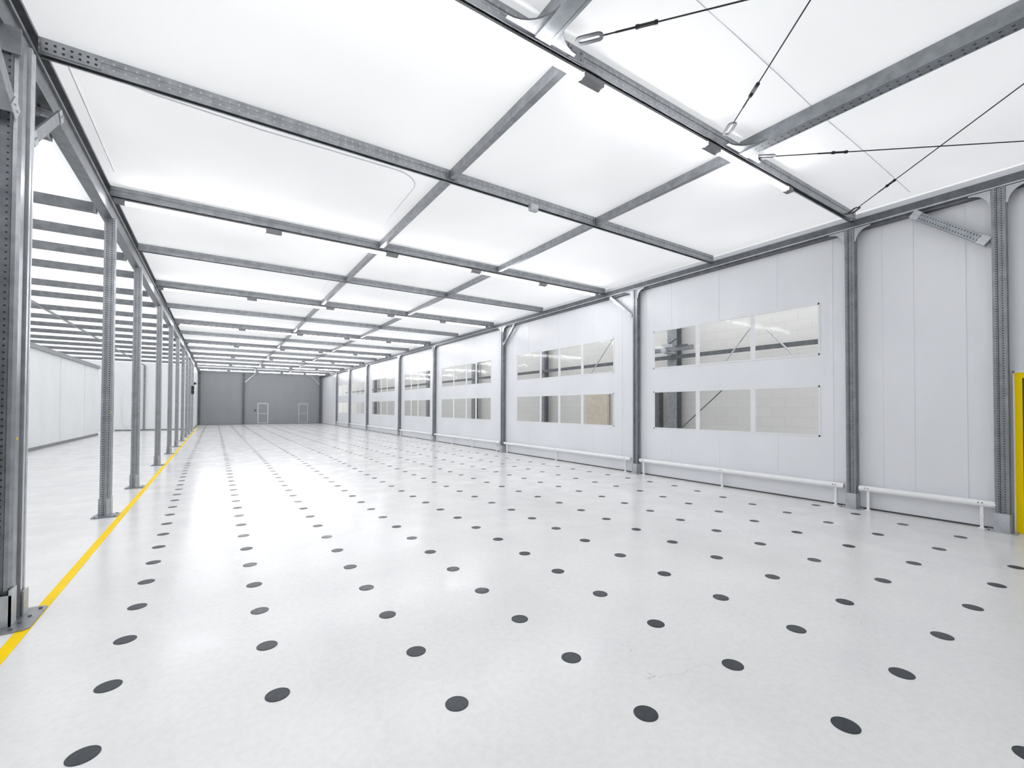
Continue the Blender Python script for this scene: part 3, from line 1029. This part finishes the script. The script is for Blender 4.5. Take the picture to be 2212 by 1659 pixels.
b.tube((0.0, 0.20, 0.15), (0.1, -0.05, 0.33), 0.025, 8)
b.box(-0.09, -0.05, -0.5, -0.1, 0.055, 0.09)
b.build('stay', M_STEELD, t)
b = MB()
b.box(-0.10, 0.10, -0.16, 0.16, 0, 2.35)
b.box(-0.112, -0.10, -0.13, 0.13, 0.1, 2.25)
tag(b.build('outer_cabinet', M_STEELD, loc=(11.6, 9.25, 0), bevel=0.01), 'dark grey narrow cabinet at the left of the nearest lower window', 'cabinet')
b = MB()
b.box(-0.05, 0.05, -0.55, 0.55, 0, 2.6)
tag(b.build('leaning_board', M_WOOD, loc=(11.8, 12.1, 0)), 'tan board standing against the outside brick wall', 'board')

# ---------------------------------------------------------------- floor discs
def disc_mesh():
    b = MB()
    n = 32
    prof = [(0.065, 0.0004), (0.065, 0.0022), (0.0625, 0.003), (0.0590, 0.003), (0.0580, 0.0024), (0.0570, 0.003), (0.0, 0.0032)]
    vs, fs = [], []
    for r, z in prof[:-1]:
        for k in range(n):
            a = 2 * math.pi * k / n
            vs.append((r * math.cos(a), r * math.sin(a), z))
    for i in range(len(prof) - 2):
        for k in range(n):
            fs.append((i * n + k, i * n + (k + 1) % n, (i + 1) * n + (k + 1) % n, (i + 1) * n + k))
    base = (len(prof) - 2) * n
    vs.append((0, 0, prof[-1][1]))
    for k in range(n):
        fs.append((base + k, base + (k + 1) % n, len(vs) - 1))
    b.add(vs, fs)
    return b
def in_frame(p, m=0.0):
    d = AX @ (Vector(p) - EYE)
    if d[1] < 0.3:
        return None
    u = 1106 + FPX * d[0] / d[1]
    v = 829.5 + 36.18 - FPX * d[2] / d[1]
    mx = m * FPX / d[1]
    if -mx < u < 2212 + mx and v < 1659 + mx * 0.5:
        return d[1]
    return None
GC = [-0.4882, 0.7952, 0.0041, -0.5416, 0.8328, 0.0151, -0.6773, 0.9549, -0.7816, 0.9134]                                  # measured drift of the disc rows along the hall
def row_x(c, y):
    K = (1, 6, 15, 42)
    y = min(max(y, 1), 42)
    xs = (GC[0] + GC[1] * c + GC[2] * c * c, GC[3] + GC[4] * c + GC[5] * c * c, GC[6] + GC[7] * c, GC[8] + GC[9] * c)
    for i in range(3):
        if y <= K[i + 1]:
            t = (y - K[i]) / (K[i + 1] - K[i])
            return xs[i] * (1 - t) + xs[i + 1] * t
cols = {}
for c in range(0, 12):
    for r in range(-12, 75):
        y = 2.8946 + 0.6322 * r + 0.0017 * c
        if y < 0.2 or y > 47.9:
            continue
        x = row_x(c, y)
        if x > 8.72 or (c == 1 and y < 2.5):
            continue
        dz = in_frame((x, y, 0), 0.05)
        if dz:
            cols.setdefault(c, []).append((y, x, dz))
alld = []
cols[5].append((0.43, 3.26, 1.9))                                # the disc cut by the right edge of the photo
for c, l in cols.items():
    l.sort()
    for q, (y, x, dz) in enumerate(l):
        alld.append((dz, c, q, x, y))
alld.sort()
src = None
for dz, c, q, x, y in alld[:300]:
    lab = 'dark round floor disc, %s from the camera in the %s row from the yellow line' % (nth(q + 1), nth(c + 1))
    if src is None:
        src = o = disc_mesh().build('floor_disc', M_DISC)
    else:
        o = src.copy()
        COL.objects.link(o)
    o.location = (x, y, 0)
    o.rotation_euler = (0, 0, 0)
    tag(o, lab, 'disc', 'dark discs in the floor')
far = MB()
for dz, c, q, x, y in alld[300:]:
    vs = [(x, y, 0.003)]
    for z in (0.003, 0.0004):
        vs += [(x + 0.065 * math.cos(2 * math.pi * k / 12), y + 0.065 * math.sin(2 * math.pi * k / 12), z) for k in range(12)]
    far.add(vs, [(0, 1 + k, 1 + (k + 1) % 12) for k in range(12)] + [(1 + k, 13 + k, 13 + (k + 1) % 12, 1 + (k + 1) % 12) for k in range(12)])
tag(far.build('distant_floor_discs', M_DISC), 'rows of small dark discs in the far floor of the hall', 'discs', kind='stuff')
